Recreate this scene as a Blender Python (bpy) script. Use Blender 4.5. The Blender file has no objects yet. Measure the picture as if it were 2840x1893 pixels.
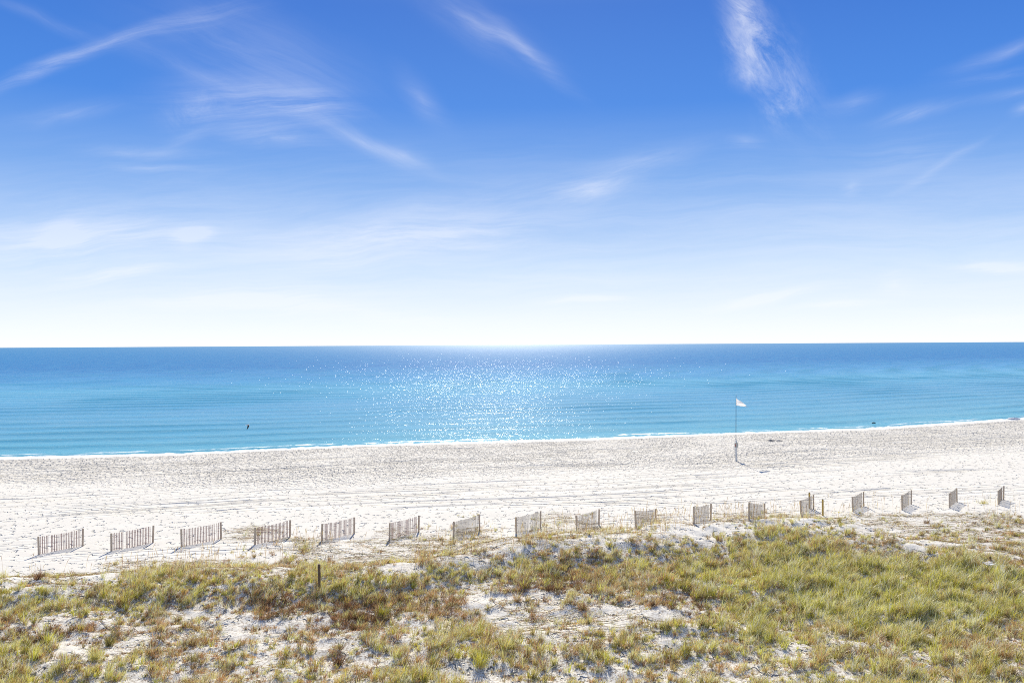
import bpy, math, random
import numpy as np
from mathutils import Matrix, Vector

SC = bpy.context.scene
COL = SC.collection
R = math.radians

# ------------------------------------------------------------------ camera
CAM_H = 12.9
FPX = 2500.0                 # focal length in photo pixels (photo 2840 wide)
PITCH, ROLL = R(0.206), R(-0.323)
cam_data = bpy.data.cameras.new('camera')
cam_data.sensor_width = 36.0
cam_data.lens = FPX / 2840.0 * 36.0
cam_data.clip_start = 0.1
cam_data.clip_end = 200000.0
cam = bpy.data.objects.new('camera', cam_data)
COL.objects.link(cam)
CM = Matrix.Rotation(R(90) + PITCH, 3, 'X') @ Matrix.Rotation(ROLL, 3, 'Z')
cam.matrix_world = Matrix.Translation((0, 0, CAM_H)) @ CM.to_4x4()
SC.camera = cam
RT, UP, FW = np.array(CM.col[0]), np.array(CM.col[1]), -np.array(CM.col[2])

# ------------------------------------------------------------------ sun, exposure
SUN_EL = R(34.4)
SUN_AZ = R(0.0)              # measured from +Y towards +X
sun_data = bpy.data.lights.new('sun', 'SUN')
sun_data.energy = 5.0
sun_data.angle = R(0.5)
sun_data.color = (1.0, 0.91, 0.76)
sun = bpy.data.objects.new('sun', sun_data)
COL.objects.link(sun)
sdir = Vector((math.sin(SUN_AZ) * math.cos(SUN_EL), math.cos(SUN_AZ) * math.cos(SUN_EL), math.sin(SUN_EL)))
sun.rotation_euler = sdir.to_track_quat('Z', 'Y').to_euler()
SC.view_settings.view_transform = 'Standard'
SC.view_settings.look = 'None'
SC.view_settings.gamma = 1.0
SC.view_settings.exposure = 0.38
SC.cycles.use_denoising = False
SC.cycles.sample_clamp_direct = 22.0
SC.cycles.filter_width = 1.0
SC.cycles.max_bounces = 6
SC.cycles.transparent_max_bounces = 8
SC.cycles.caustics_reflective = False
SC.cycles.caustics_refractive = False


# ------------------------------------------------------------------ node helper
class NT:
    def __init__(self, tree):
        self.t = tree
        tree.nodes.clear()

    def n(self, typ, **kw):
        nd = self.t.nodes.new(typ)
        for k, v in kw.items():
            if k.startswith('i_'):
                key = k[2:]
                key = int(key) if key.isdigit() else key.replace('_', ' ')
                self.put(nd.inputs[key], v)
            else:
                setattr(nd, k, v)
        return nd

    def put(self, sock, v):
        if isinstance(v, bpy.types.NodeSocket):
            self.t.links.new(v, sock)
        else:
            sock.default_value = v

    def math(self, op, a, b=0.0, c=0.0, clamp=False):
        nd = self.n('ShaderNodeMath', operation=op, use_clamp=clamp)
        self.put(nd.inputs[0], a); self.put(nd.inputs[1], b)
        if op in ('MULTIPLY_ADD',):
            self.put(nd.inputs[2], c)
        return nd.outputs[0]

    def mix(self, f, a, b, blend='MIX'):
        nd = self.n('ShaderNodeMix', data_type='RGBA', blend_type=blend)
        self.put(nd.inputs[0], f); self.put(nd.inputs[6], a); self.put(nd.inputs[7], b)
        return nd.outputs[2]

    def range(self, v, a, b, c=0.0, d=1.0, smooth=True):
        nd = self.n('ShaderNodeMapRange', interpolation_type='SMOOTHSTEP' if smooth else 'LINEAR')
        self.put(nd.inputs[0], v)
        for i, x in enumerate((a, b, c, d)):
            self.put(nd.inputs[i + 1], x)
        return nd.outputs[0]

    def noise(self, vec, scale, detail=3.0, rough=0.5, dist=0.0):
        nd = self.n('ShaderNodeTexNoise')
        self.put(nd.inputs['Vector'], vec)
        nd.inputs['Scale'].default_value = scale
        nd.inputs['Detail'].default_value = detail
        nd.inputs['Roughness'].default_value = rough
        nd.inputs['Distortion'].default_value = dist
        return nd.outputs[0]

    def vmul(self, v, s):
        nd = self.n('ShaderNodeVectorMath', operation='MULTIPLY')
        self.put(nd.inputs[0], v); nd.inputs[1].default_value = s
        return nd.outputs[0]

    def ramp(self, f, stops, interp='LINEAR'):
        nd = self.n('ShaderNodeValToRGB')
        self.put(nd.inputs[0], f)
        cr = nd.color_ramp
        cr.interpolation = interp
        while len(cr.elements) < len(stops):
            cr.elements.new(0.5)
        for e, (p, c) in zip(cr.elements, stops):
            e.position = p
            e.color = (*c, 1.0)
        return nd.outputs[0]


# ------------------------------------------------------------------ world: sky and cirrus
world = bpy.data.worlds.new('World')
SC.world = world
world.use_nodes = True
W = NT(world.node_tree)
sky = W.n('ShaderNodeTexSky', sky_type='NISHITA', sun_disc=False)
sky.sun_elevation = SUN_EL
sky.sun_rotation = SUN_AZ
sky.altitude = 0.0
sky.air_density = 1.0
sky.dust_density = 0.6
sky.ozone_density = 3.0
skyc = sky.outputs[0]
tc = W.n('ShaderNodeTexCoord').outputs['Generated']
sep = W.n('ShaderNodeSeparateXYZ', i_0=tc)
dyc = W.math('MAXIMUM', sep.outputs[1], 0.05)
uu = W.math('DIVIDE', sep.outputs[0], dyc)
vv = W.math('DIVIDE', sep.outputs[2], dyc)
uv = W.n('ShaderNodeCombineXYZ', i_0=uu, i_1=vv).outputs[0]
front = W.range(sep.outputs[1], 0.05, 0.3)


def uvpx(x, y):
    d = FW * FPX + RT * (x - 1420.0) - UP * (y - 946.5)
    return d[0] / d[1], d[2] / d[1]


# domain warp so that streaks curl
wn = W.n('ShaderNodeTexNoise', noise_dimensions='3D', i_Vector=uv, i_Scale=5.0, i_Detail=3.0)
wsub = W.n('ShaderNodeVectorMath', operation='SUBTRACT', i_0=wn.outputs['Color'])
wsub.inputs[1].default_value = (0.5, 0.5, 0.5)
wscl = W.n('ShaderNodeVectorMath', operation='SCALE', i_0=wsub.outputs[0])
wscl.inputs['Scale'].default_value = 0.04
uvw = W.n('ShaderNodeVectorMath', operation='ADD', i_0=uv, i_1=wscl.outputs[0]).outputs[0]


def fibre(angle, sx, sy, lo, hi, seed):
    m = W.n('ShaderNodeMapping', vector_type='TEXTURE', i_Vector=uvw)
    m.inputs['Location'].default_value = (seed, seed * 1.7, seed)
    m.inputs['Rotation'].default_value = (0, 0, R(angle))
    m.inputs['Scale'].default_value = (sx, sy, 1)
    n = W.noise(m.outputs[0], 1.0, 9.0, 0.70, 0.35)
    return W.range(n, lo, hi)


FIB = {
    'up': fibre(14, 0.22, 0.03, 0.24, 0.86, 3.1),
    'down': fibre(-28, 0.20, 0.032, 0.10, 0.95, 7.7),
    'curl': fibre(-52, 0.075, 0.040, 0.34, 0.74, 1.3),
    'flat': fibre(3, 0.34, 0.028, 0.25, 0.80, 5.9),
}
# cirrus streaks: x, y, half length, half width (photo pixels), tilt in degrees (+ rises right), strength, fibre
STREAKS = [
    (300, 135, 520, 26, 20.5, .62, 'up'), (110, 210, 210, 24, 22, .30, 'up'), (560, 60, 300, 40, 18, .34, 'up'),
    (150, 60, 330, 24, -24, .22, 'down'), (520, 200, 330, 26, -27, .26, 'down'),
    (640, 150, 470, 150, -32, .17, 'down'), (830, 190, 420, 130, -30, .17, 'down'),
    (700, 300, 330, 85, -3, .72, 'flat'), (850, 305, 170, 40, -4, .50, 'flat'), (540, 310, 120, 50, 20, .40, 'curl'),
    (540, 370, 170, 26, 30, .28, 'up'), (1000, 400, 260, 26, -24, .55, 'down'), (1120, 445, 100, 34, -20, .34, 'down'),
    (780, 390, 180, 26, -5, .40, 'flat'), (400, 428, 240, 18, 0, .40, 'flat'), (420, 466, 220, 14, 0, .36, 'flat'),
    (180, 325, 220, 28, 8, .30, 'up'), (1170, 280, 150, 40, -52, .28, 'down'),
    (1330, 70, 280, 60, -30, .34, 'down'), (1480, 150, 230, 22, -42, .46, 'down'), (1380, 90, 230, 16, -28, .40, 'down'),
    (2050, 30, 80, 110, 0, .80, 'curl'), (2110, 110, 150, 50, -62, .62, 'curl'), (2060, 145, 130, 44, -32, .70, 'curl'),
    (2070, 215, 110, 50, -25, .60, 'curl'), (2170, 200, 270, 90, -65, .42, 'curl'), (2160, 300, 110, 60, 50, .50, 'curl'),
    (1640, 535, 170, 46, 12, .85, 'up'), (1760, 465, 260, 44, 17, .42, 'up'), (2060, 405, 70, 20, 0, .38, 'flat'),
    (2540, 315, 160, 22, 12, .62, 'up'), (2370, 280, 110, 30, 14, .34, 'up'), (2780, 150, 230, 24, 22, .34, 'up'),
    (2760, 215, 180, 18, 12, .34, 'up'), (2800, 265, 160, 20, 10, .30, 'up'), (2830, 312, 50, 20, 20, .50, 'up'),
    (2355, 515, 46, 24, 40, .62, 'up'), (2620, 455, 210, 15, 30, .48, 'up'), (2520, 420, 210, 60, 8, .24, 'flat'),
    (160, 640, 90, 26, 4, .75, 'flat'), (540, 655, 80, 22, 12, .62, 'flat'), (200, 650, 520, 60, 0, .42, 'flat'),
    (1150, 660, 560, 46, 4, .50, 'flat'), (1320, 560, 420, 50, 10, .34, 'up'), (330, 762, 230, 16, 4, .75, 'flat'),
    (1600, 832, 180, 9, 3, .7, 'flat'), (2120, 830, 240, 16, 9, .85, 'up'), (2330, 850, 190, 12, 6, .7, 'up'),
    (2770, 728, 150, 14, -2, .8, 'flat'), (2480, 780, 70, 30, 30, .5, 'up'), (2700, 878, 230, 14, 3, .6, 'flat'),
    (900, 855, 420, 24, -6, .5, 'flat'), (700, 820, 520, 40, 2, .4, 'flat'),
]
acc = {k: None for k in FIB}
for (x, y, hl, hw, tilt, st, fb) in STREAKS:
    if y > 600:
        st, hw = st * 2.2, hw * 1.3
    u0, v0 = uvpx(x, y)
    m = W.n('ShaderNodeMapping', vector_type='TEXTURE', i_Vector=uvw)
    m.inputs['Location'].default_value = (u0, v0, 0)
    m.inputs['Rotation'].default_value = (0, 0, R(tilt))
    m.inputs['Scale'].default_value = (hl / FPX * 1.25, hw / FPX * 1.6, 1)
    g = W.n('ShaderNodeTexGradient', gradient_type='QUADRATIC_SPHERE', i_Vector=m.outputs[0]).outputs[1]
    if acc[fb] is None:
        acc[fb] = W.math('MULTIPLY', g, st * 1.7)
    else:
        acc[fb] = W.math('MULTIPLY_ADD', g, st * 1.7, acc[fb])
tot = None
for k in FIB:
    a = W.math('MULTIPLY', acc[k], FIB[k])
    tot = a if tot is None else W.math('ADD', tot, a)
# thin veil of cirrus in the lower sky
veil = W.math('MULTIPLY', FIB['flat'], W.math('MULTIPLY', W.range(vv, 0.27, 0.08), 0.62))
tot = W.math('ADD', tot, veil)
tot = W.math('MULTIPLY', tot, front, clamp=True)
tot = W.math('MULTIPLY', tot, 0.45)

# clear sky by elevation: white haze at the sea horizon deepening to blue overhead, with some of the physical sky in it
elev = W.math('MAXIMUM', W.math('DIVIDE', sep.outputs[2], W.n('ShaderNodeVectorMath', operation='LENGTH', i_0=tc).outputs['Value']), 0.0)
clear = W.ramp(elev, [
    (0.000, (.775, .795, .815)), (0.030, (.665, .730, .790)), (0.085, (.455, .585, .765)), (0.135, (.275, .430, .715)),
    (0.185, (.145, .308, .655)), (0.255, (.055, .200, .600)), (0.350, (.036, .146, .515)), (0.43, (.08, .17, .46)), (0.60, (.17, .23, .39)), (1.0, (.14, .20, .36))])
SKY_STRENGTH = 0.10
phys = W.mix(1.0, skyc, (SKY_STRENGTH, SKY_STRENGTH, SKY_STRENGTH, 1), 'MULTIPLY')
physc = W.n('ShaderNodeVectorMath', operation='MINIMUM', i_0=phys)
physc.inputs[1].default_value = (0.9, 0.9, 0.95)
base = W.mix(0.03, clear, physc.outputs[0])
cl = W.mix(tot, base, (.76, .775, .83, 1))
bg = W.n('ShaderNodeBackground', i_0=cl, i_1=1.0)
W.t.links.new(bg.outputs[0], W.n('ShaderNodeOutputWorld').inputs[0])


# ------------------------------------------------------------------ tags and mesh helpers
def tag(o, label=None, cat=None, group=None, kind=None):
    if label: o['label'] = label
    if cat: o['category'] = cat
    if group: o['group'] = group
    if kind: o['kind'] = kind
    return o


def empty(name, loc, rz=0.0):
    o = bpy.data.objects.new(name, None)
    o.empty_display_size = 0.2
    o.location = loc
    o.rotation_euler = (0, 0, rz)
    COL.objects.link(o)
    return o


def np_mesh(name, verts, faces, mat, parent=None, smooth=False, colors=None, attrs=None):
    """verts (N,3); faces: list of (M,k) int arrays, each with its own k"""
    me = bpy.data.meshes.new(name)
    verts = np.asarray(verts, dtype=np.float32)
    if isinstance(faces, np.ndarray):
        faces = [faces]
    faces = [np.asarray(f, dtype=np.int32) for f in faces if len(f)]
    me.vertices.add(len(verts))
    me.vertices.foreach_set('co', verts.ravel())
    loops = np.concatenate([f.ravel() for f in faces])
    tot_ = np.concatenate([np.full(len(f), f.shape[1], np.int32) for f in faces])
    start = np.concatenate([[0], np.cumsum(tot_)[:-1]]).astype(np.int32)
    me.loops.add(len(loops))
    me.loops.foreach_set('vertex_index', loops)
    me.polygons.add(len(tot_))
    me.polygons.foreach_set('loop_start', start)
    me.update(calc_edges=True)
    me.polygons.foreach_set('use_smooth', np.full(len(tot_), smooth))
    if colors is not None:
        ca = me.color_attributes.new('Col', 'FLOAT_COLOR', 'POINT')
        c4 = np.ones((len(verts), 4), np.float32)
        c4[:, :3] = colors
        ca.data.foreach_set('color', c4.ravel())
    for k, v in (attrs or {}).items():
        at = me.attributes.new(k, 'FLOAT', 'POINT')
        at.data.foreach_set('value', np.asarray(v, np.float32).ravel())
    me.materials.append(mat)
    me.validate()
    o = bpy.data.objects.new(name, me)
    COL.objects.link(o)
    if parent:
        o.parent = parent
    return o


class MB:
    def __init__(self):
        self.v, self.f = [], []

    def quadring(self, rings, cap=True):
        b = len(self.v)
        k = len(rings[0])
        for r in rings:
            self.v += [tuple(p) for p in r]
        for i in range(len(rings) - 1):
            for j in range(k):
                a, c = b + i * k + j, b + i * k + (j + 1) % k
                self.f.append((a, c, c + k, a + k))
        if cap:
            self.f.append(tuple(b + j for j in reversed(range(k))))
            self.f.append(tuple(b + (len(rings) - 1) * k + j for j in range(k)))

    def bar(self, p0, p1, w, d, side=(1, 0, 0), bevel=0.0):
        """box bar from p0 to p1, w along side, d across"""
        p0, p1 = Vector(p0), Vector(p1)
        ax = (p1 - p0).normalized()
        s = Vector(side); s = (s - ax * s.dot(ax)).normalized()
        q = ax.cross(s)
        b = bevel

        def ring(c, w_, d_):
            if b > 0:
                pts = [(-w_ + b, -d_), (w_ - b, -d_), (w_, -d_ + b), (w_, d_ - b), (w_ - b, d_), (-w_ + b, d_), (-w_, d_ - b), (-w_, -d_ + b)]
            else:
                pts = [(-w_, -d_), (w_, -d_), (w_, d_), (-w_, d_)]
            return [c + s * x + q * y for x, y in pts]
        rings = [ring(p0, w / 2, d / 2), ring(p1 - ax * b, w / 2, d / 2)]
        if b > 0:
            rings.append(ring(p1, w / 2 - b * .6, d / 2 - b * .6))
        self.quadring(rings)

    def tube(self, pts, rad, k=8):
        pts = [Vector(p) for p in pts]
        if not hasattr(rad, '__len__'):
            rad = [rad] * len(pts)
        rings = []
        for i, p in enumerate(pts):
            ax = (pts[min(i + 1, len(pts) - 1)] - pts[max(i - 1, 0)]).normalized()
            s = ax.cross(Vector((0.31, 0.95, 0.07))).normalized() if abs(ax.z) > .5 else ax.cross(Vector((0, 0, 1))).normalized()
            q = ax.cross(s)
            rings.append([p + (s * math.cos(a) + q * math.sin(a)) * rad[i] for a in [2 * math.pi * j / k for j in range(k)]])
        self.quadring(rings)

    def build(self, name, mat, parent=None, smooth=False):
        me = bpy.data.meshes.new(name)
        me.from_pydata([tuple(p) for p in self.v], [], self.f)
        me.materials.append(mat)
        if smooth:
            me.polygons.foreach_set('use_smooth', [True] * len(me.polygons))
        o = bpy.data.objects.new(name, me)
        COL.objects.link(o)
        if parent:
            o.parent = parent
        return o


# ------------------------------------------------------------------ numpy value noise
_rng = np.random.RandomState(11)
_TAB = _rng.rand(512, 512).astype(np.float32)


def vnoise(x, y, s=1.0, seed=0):
    x = np.asarray(x, np.float64) / s + seed * 37.17 + 1000
    y = np.asarray(y, np.float64) / s + seed * 71.93 + 1000
    xi, yi = np.floor(x).astype(int), np.floor(y).astype(int)
    fx, fy = x - xi, y - yi
    fx = fx * fx * (3 - 2 * fx); fy = fy * fy * (3 - 2 * fy)
    a = _TAB[xi % 512, yi % 512]; b = _TAB[(xi + 1) % 512, yi % 512]
    c = _TAB[xi % 512, (yi + 1) % 512]; d = _TAB[(xi + 1) % 512, (yi + 1) % 512]
    return (a * (1 - fx) + b * fx) * (1 - fy) + (c * (1 - fx) + d * fx) * fy


def fbm(x, y, s, seed=0, octv=3):
    v, a, t = 0, 1.0, 0
    for i in range(octv):
        v = v + a * vnoise(x, y, s / 2 ** i, seed + i * 5)
        t += a
        a *= 0.5
    return v / t


def sstep(a, b, x):
    t = np.clip((x - a) / (b - a), 0, 1)
    return t * t * (3 - 2 * t)


# ------------------------------------------------------------------ measured layout (photo pixel -> place)
def px_at_z(x, y, z):
    d = FW * FPX + RT * (x - 1420.0) - UP * (y - 946.5)
    k = (z - CAM_H) / d[2]
    return d[0] * k, d[1] * k


def project(X, Y, Z):
    P = np.stack([X, Y, np.asarray(Z) - CAM_H], -1)
    dz = P @ FW
    dz = np.where(dz < 0.5, 0.5, dz)
    return 1420.0 + FPX * (P @ RT) / dz, 946.5 - FPX * (P @ UP) / dz


def polyline(pxs, z):
    w = np.array([px_at_z(x, y, z) for x, y in pxs])
    # extend straight past both ends
    a = w[0] + (w[0] - w[1]) / np.linalg.norm(w[0] - w[1]) * 4000
    b = w[-1] + (w[-1] - w[-2]) / np.linalg.norm(w[-1] - w[-2]) * 4000
    w = np.vstack([[a], w, [b]])
    return w[:, 0], w[:, 1]


SEA_Z = -1.2
SHORE = polyline([(0, 1276), (507, 1264), (1014, 1240), (1618, 1223), (2041, 1206), (2415, 1193), (2840, 1164)], SEA_Z)
# far edge of the ripples of trampled sand (camera side)
TRAMP = polyline([(0, 1330), (500, 1345), (900, 1345), (1300, 1315), (1800, 1296), (2150, 1300), (2330, 1270), (2840, 1240)], -0.1)
CREST = polyline([(0, 1612), (300, 1600), (600, 1592), (890, 1594), (1150, 1570), (1350, 1520), (1600, 1492), (1900, 1462),
                  (2200, 1440), (2350, 1440), (2500, 1490), (2840, 1530)], 1.2)
CREST_H = (np.array([0, 300, 600, 890, 1150, 1350, 1600, 1900, 2200, 2350, 2500, 2840]),
           np.array([1.0, 1.2, 1.3, 1.4, 1.35, 1.45, 1.5, 1.45, 1.35, 1.3, 1.1, 1.0]))


def shore_t(X, Y):
    return np.interp(X, *SHORE) - Y


def terrain(X, Y):
    X = np.asarray(X, float); Y = np.asarray(Y, float)
    t = shore_t(X, Y)
    z = np.where(t < 0, SEA_Z + 0.07 * t, SEA_Z + 0.95 * sstep(-1, 8, t) - 0.95 * sstep(-1, 8, np.zeros_like(t)) + 0.35 * sstep(8, 50, t))
    z = np.maximum(z, -3.5)
    yc = np.interp(X, *CREST)
    cpx = 1420 + FPX * X / np.maximum(yc, 1)
    hc = np.interp(cpx, *CREST_H) + 0.35 * (fbm(X, Y, 5.0, 3) - 0.5) * 2
    s = Y - yc
    sea = hc * (1 - sstep(-0.5, 6.5, s)) 
    wl = np.interp(cpx, [0, 500, 1000, 1500, 1900, 2500, 2840], [5.0, 4.5, 5.0, 6.0, 9, 12, 12])
    base = 0.55 + 0.5 * (fbm(X, Y, 9.0, 8) - 0.3)
    land = base + (hc - base) * (1 - sstep(0.3, 1, -s / wl))
    dune = np.where(s > 0, sea, np.minimum(land, land))
    dune = dune + (1 - sstep(-1, 7, s)) * (0.50 * (fbm(X, Y, 2.6, 21) - 0.5) + 0.26 * (fbm(X, Y, 0.9, 31) - 0.5))
    w = 1 - sstep(4, 9, s)
    hum = 0.10 * (fbm(X, Y, 2.0, 41) - 0.5) * (1 - sstep(14, 20, s))
    return z + dune * 1.0 + hum



def ground(px, py):
    """where the sight line of a photo pixel meets the ground"""
    d = FW * FPX + RT * (px - 1420.0) - UP * (py - 946.5)
    d = d / d[1]
    ys = np.concatenate([np.arange(12, 90, 0.05), np.arange(90, 260, 0.2)])
    X, Y, Z = d[0] * ys, ys, CAM_H + d[2] * ys
    g = terrain(X, Y)
    hit = np.nonzero(Z <= g)[0]
    i = hit[0] if len(hit) else len(ys) - 1
    return float(X[i]), float(Y[i]), float(g[i])


# ------------------------------------------------------------------ beach and dune sand
def fan_grid(rows, ps):
    Yg, Pg = np.meshgrid(rows, ps, indexing='ij')
    X = Pg * Yg
    nr, nc = Yg.shape
    idx = np.arange(nr * nc).reshape(nr, nc)
    f = np.stack([idx[:-1, :-1], idx[:-1, 1:], idx[1:, 1:], idx[1:, :-1]], -1).reshape(-1, 4)
    return X.ravel(), Yg.ravel(), f


rows = np.concatenate([np.arange(6, 26, 0.5), np.arange(26, 58, 0.09), np.arange(58, 80, 0.16), np.arange(80, 175, 0.35)])
ps = np.concatenate([np.linspace(-3.2, -0.68, 60)[:-1], np.linspace(-0.68, 0.68, 900), np.linspace(0.68, 3.2, 60)[1:]])
gx, gy, gf = fan_grid(rows, ps)
gz = terrain(gx, gy)
gt = shore_t(gx, gy)
gtr = gy - np.interp(gx, *TRAMP)
keep = (gt[gf] > -14).any(1)
gf = gf[keep]

m_sand = bpy.data.materials.new('white_sand')
m_sand.use_nodes = True
S = NT(m_sand.node_tree)
pos = S.n('ShaderNodeNewGeometry').outputs['Position']
a_t = S.n('ShaderNodeAttribute', attribute_name='shore').outputs['Fac']
a_tr = S.n('ShaderNodeAttribute', attribute_name='tramp').outputs['Fac']
a_dn = S.n('ShaderNodeAttribute', attribute_name='litter').outputs['Fac']
# footprints: pits
ppos = S.vmul(pos, (1.0, 0.52, 1.0))
pits = S.noise(ppos, 2.7, 1.5, 0.5)
pit_many = S.range(pits, 0.55, 0.40)            # crowded pits
pit_few = S.range(S.noise(ppos, 2.5, 2.0, 0.55), 0.42, 0.31)
big = S.noise(pos, 0.12, 3.0, 0.5)
band = S.math('MULTIPLY', S.range(a_tr, -7.0, 6.0), S.range(a_t, 5.0, 9.0))
band = S.math('MULTIPLY', band, S.range(big, 0.36, 0.60, 0.45, 1.0))
# wheel tracks running along the shore
sp = S.n('ShaderNodeSeparateXYZ', i_0=pos)
tv = S.n('ShaderNodeCombineXYZ', i_0=S.math('MULTIPLY', sp.outputs[0], 0.018), i_1=S.math('MULTIPLY', a_t, 0.55)).outputs[0]
tn = S.noise(tv, 1.0, 2.0, 0.7)
track = S.math('ABSOLUTE', S.math('SUBTRACT', tn, 0.5))
track = S.range(track, 0.050, 0.016)
tgate = S.range(S.noise(S.vmul(tv, (1.5, .25, 1)), 1.0, 2.0, 0.5), 0.47, 0.58)
track = S.math('MULTIPLY', track, tgate)
track = S.math('MULTIPLY', track, S.math('MULTIPLY', S.range(a_t, 6, 12), S.range(a_tr, -32, -20)))
beachzone = S.range(a_dn, 0.35, 0.05)
track = S.math('MULTIPLY', track, beachzone)
h = S.math('MULTIPLY', pit_many, S.math('MULTIPLY', band, -0.32))
h = S.math('MULTIPLY_ADD', S.math('MULTIPLY', pit_few, S.range(a_t, 5.0, 9.0)), -0.15, h)
h = S.math('MULTIPLY_ADD', track, -0.34, h)
h = S.math('MULTIPLY_ADD', S.noise(pos, 7.0, 3.0, 0.6), 0.022, h)
bump = S.n('ShaderNodeBump', i_Strength=1.0, i_Height=h)
bump.inputs['Distance'].default_value = 1.0
col = S.mix(S.noise(pos, 0.35, 4.0, 0.6), (0.64, 0.62, 0.56, 1), (0.77, 0.752, 0.69, 1))
col = S.mix(S.math('MULTIPLY', band, 0.16), col, (0.40, 0.365, 0.32, 1))  # trampled band also greyed in colour, standing in for shade in the pits
# dead leaf and stem litter in the dunes
lit = S.range(S.noise(pos, 9.0, 5.0, 0.75), 0.47, 0.60)
lit = S.math('MULTIPLY', lit, S.range(a_dn, 0.10, 0.75, 0.0, 0.9))
col = S.mix(lit, col, (0.20, 0.145, 0.09, 1))
# wet strip at the water line
wet = S.math('MULTIPLY', S.range(a_t, 1.2, 0.2), 0.25)
col = S.mix(wet, col, (0.50, 0.45, 0.37, 1))
pb = S.n('ShaderNodeBsdfPrincipled', i_Roughness=0.95, i_Normal=bump.outputs[0])
S.put(pb.inputs['Base Color'], col)
pb.inputs['Specular IOR Level'].default_value = 0.15
S.t.links.new(pb.outputs[0], S.n('ShaderNodeOutputMaterial').inputs[0])

# ------------------------------------------------------------------ vegetation map (cells of the dune as measured)
DENS = [
    "0000000000000000001001110100122111111122",
    "0000000001100001111122212221366665112111",
    "0000000000011011112123334445689998622233",
    "0000000001123111223578888899999999998765",
    "0000135644354555554579999999999999999999",
    "2323688857898888877678999998999999999999",
    "7768889777899976552124655479876999999999",
    "7777663356996775372121234456688999899999",
    "5555454445545685454221123346778888799998",
    "5544333444434555566422344456667776578767",  # left cells thickened so dark scrub also stands in for shaded crevices
    "5423343455434566656655665657755665566777",
    "6545445555555556566655665656656566667777",
    "6666556665655566655566556566565556777777",
    "7766556665666666655554554546566566788888",
]
HUES = [
    "pppppppppppppppppppppppppppppppppppppppp",
    "pppppppppppppppppppppppppppyyyyyyypbybbb",
    "pppppppppbbbbbbbbbpbbbbybbybyyyybbbbpbpb",
    "pppppppppbbbbbbbbbbbybbbybbybyyyybbbyybb",
    "pppppbbbbybbybbyyyyyyybbyyyyyygggggggggb",
    "ybybyyyyybyyyyyyybbbbddbbbygyggggggggggg",
    "yyybyyyyybdbyyybbbbbddbbbbdygybgggggggyy",
    "yyyyyybobbddbdddbdbbbbbbbbddyygggggggggg",
    "byboobbbobdodddbobbbbbobbbbyygbgyggggggy",
    "ddddbbbbobobooboyyybbboybyyyygyybyygbyyb",
    "ygbdbobbobooobybybbyyyboyybyoyyyybogybbb",
    "ybbyybbboyobbobybyyybbbyybyyoyyboybyyyyb",
    "ygybyboboboyoobyyybbyyyyobyboobyyyyybyyy",
    "yyyybyoboboboybyyybybyybooyboyyyygyyyyyy",
]
D = (np.array([[int(c) for c in r] for r in DENS], float) / 9.0) ** 0.84
HM = {'g': 0, 'y': 1, 'b': 2, 'o': 3, 'd': 4, 'p': 5}
HU = np.array([[HM[c] for c in r] for r in HUES])


def cell(X, Y, Z):
    px, py = project(X, Y, Z)
    return np.clip(px / 71.0 - 0.5, 0, 38.999), np.clip((py - 1427) / 35.2 - 0.5, -1, 12.999), px, py


def density(X, Y, Z):
    cx, cy, px, py = cell(X, Y, Z)
    out = sstep(-1, 0, cy)
    cy = np.clip(cy, 0, 12.999)
    ix, iy = cx.astype(int), cy.astype(int)
    fx, fy = cx - ix, cy - iy
    d = (D[iy, ix] * (1 - fx) + D[iy, ix + 1] * fx) * (1 - fy) + (D[iy + 1, ix] * (1 - fx) + D[iy + 1, ix + 1] * fx) * fy
    return d * out


def hue(X, Y, Z, rng):
    cx, cy, px, py = cell(X, Y, Z)
    ix = np.clip(np.round(cx + rng.normal(0, .45, len(cx))), 0, 39).astype(int)
    iy = np.clip(np.round(cy + rng.normal(0, .45, len(cx))), 0, 13).astype(int)
    return HU[iy, ix]


litter = density(gx, gy, gz)
litter = np.where((gy > 74) | (shore_t(gx, gy) < 20), 0, litter)
beach = np_mesh('beach', np.stack([gx, gy, gz], -1), gf, m_sand, smooth=True,
                attrs={'shore': gt, 'tramp': gtr, 'litter': litter})
tag(beach, kind='structure')

# ------------------------------------------------------------------ sea
wrows = np.concatenate([np.arange(66, 200, 0.4), np.arange(200, 420, 1.6), np.geomspace(420, 90000, 90)])
wps = np.concatenate([np.linspace(-4, -0.7, 40)[:-1], np.linspace(-0.7, 0.7, 420), np.linspace(0.7, 4, 40)[1:]])
wx, wy, wf = fan_grid(wrows, wps)
wt = -shore_t(wx, wy)                        # metres out from the water line
ph = wt + 2.2 * (fbm(wx, wy, 22, 51) - .5) * 2
amp = np.interp(wt, [-2, 2, 5, 60, 160, 330, 480], [0, 0.06, 0.20, 0.20, 0.26, 0.10, 0])
wz = SEA_Z + amp * (np.abs(np.sin(ph / 11.0 * math.pi + 0.6)) ** 3) * (0.25 + 1.5 * fbm(wx, wt, 30, 61) ** 2) \
     + 0.4 * amp * (fbm(wx * .3, wt, 3.0, 71) - .5)
keep = (wt[wf] > -3).any(1)
wf = wf[keep]
m_sea = bpy.data.materials.new('sea_water')
m_sea.use_nodes = True
S = NT(m_sea.node_tree)
pos = S.n('ShaderNodeNewGeometry').outputs['Position']
a_o = S.n('ShaderNodeAttribute', attribute_name='offshore').outputs['Fac']
sp = S.n('ShaderNodeSeparateXYZ', i_0=pos)
wc = S.n('ShaderNodeCombineXYZ', i_0=S.math('MULTIPLY', sp.outputs[0], 0.50), i_1=a_o).outputs[0]
wc2 = S.n('ShaderNodeCombineXYZ', i_0=S.math('MULTIPLY', sp.outputs[0], 0.16), i_1=a_o).outputs[0]
far = S.range(a_o, 60, 500)
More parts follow.
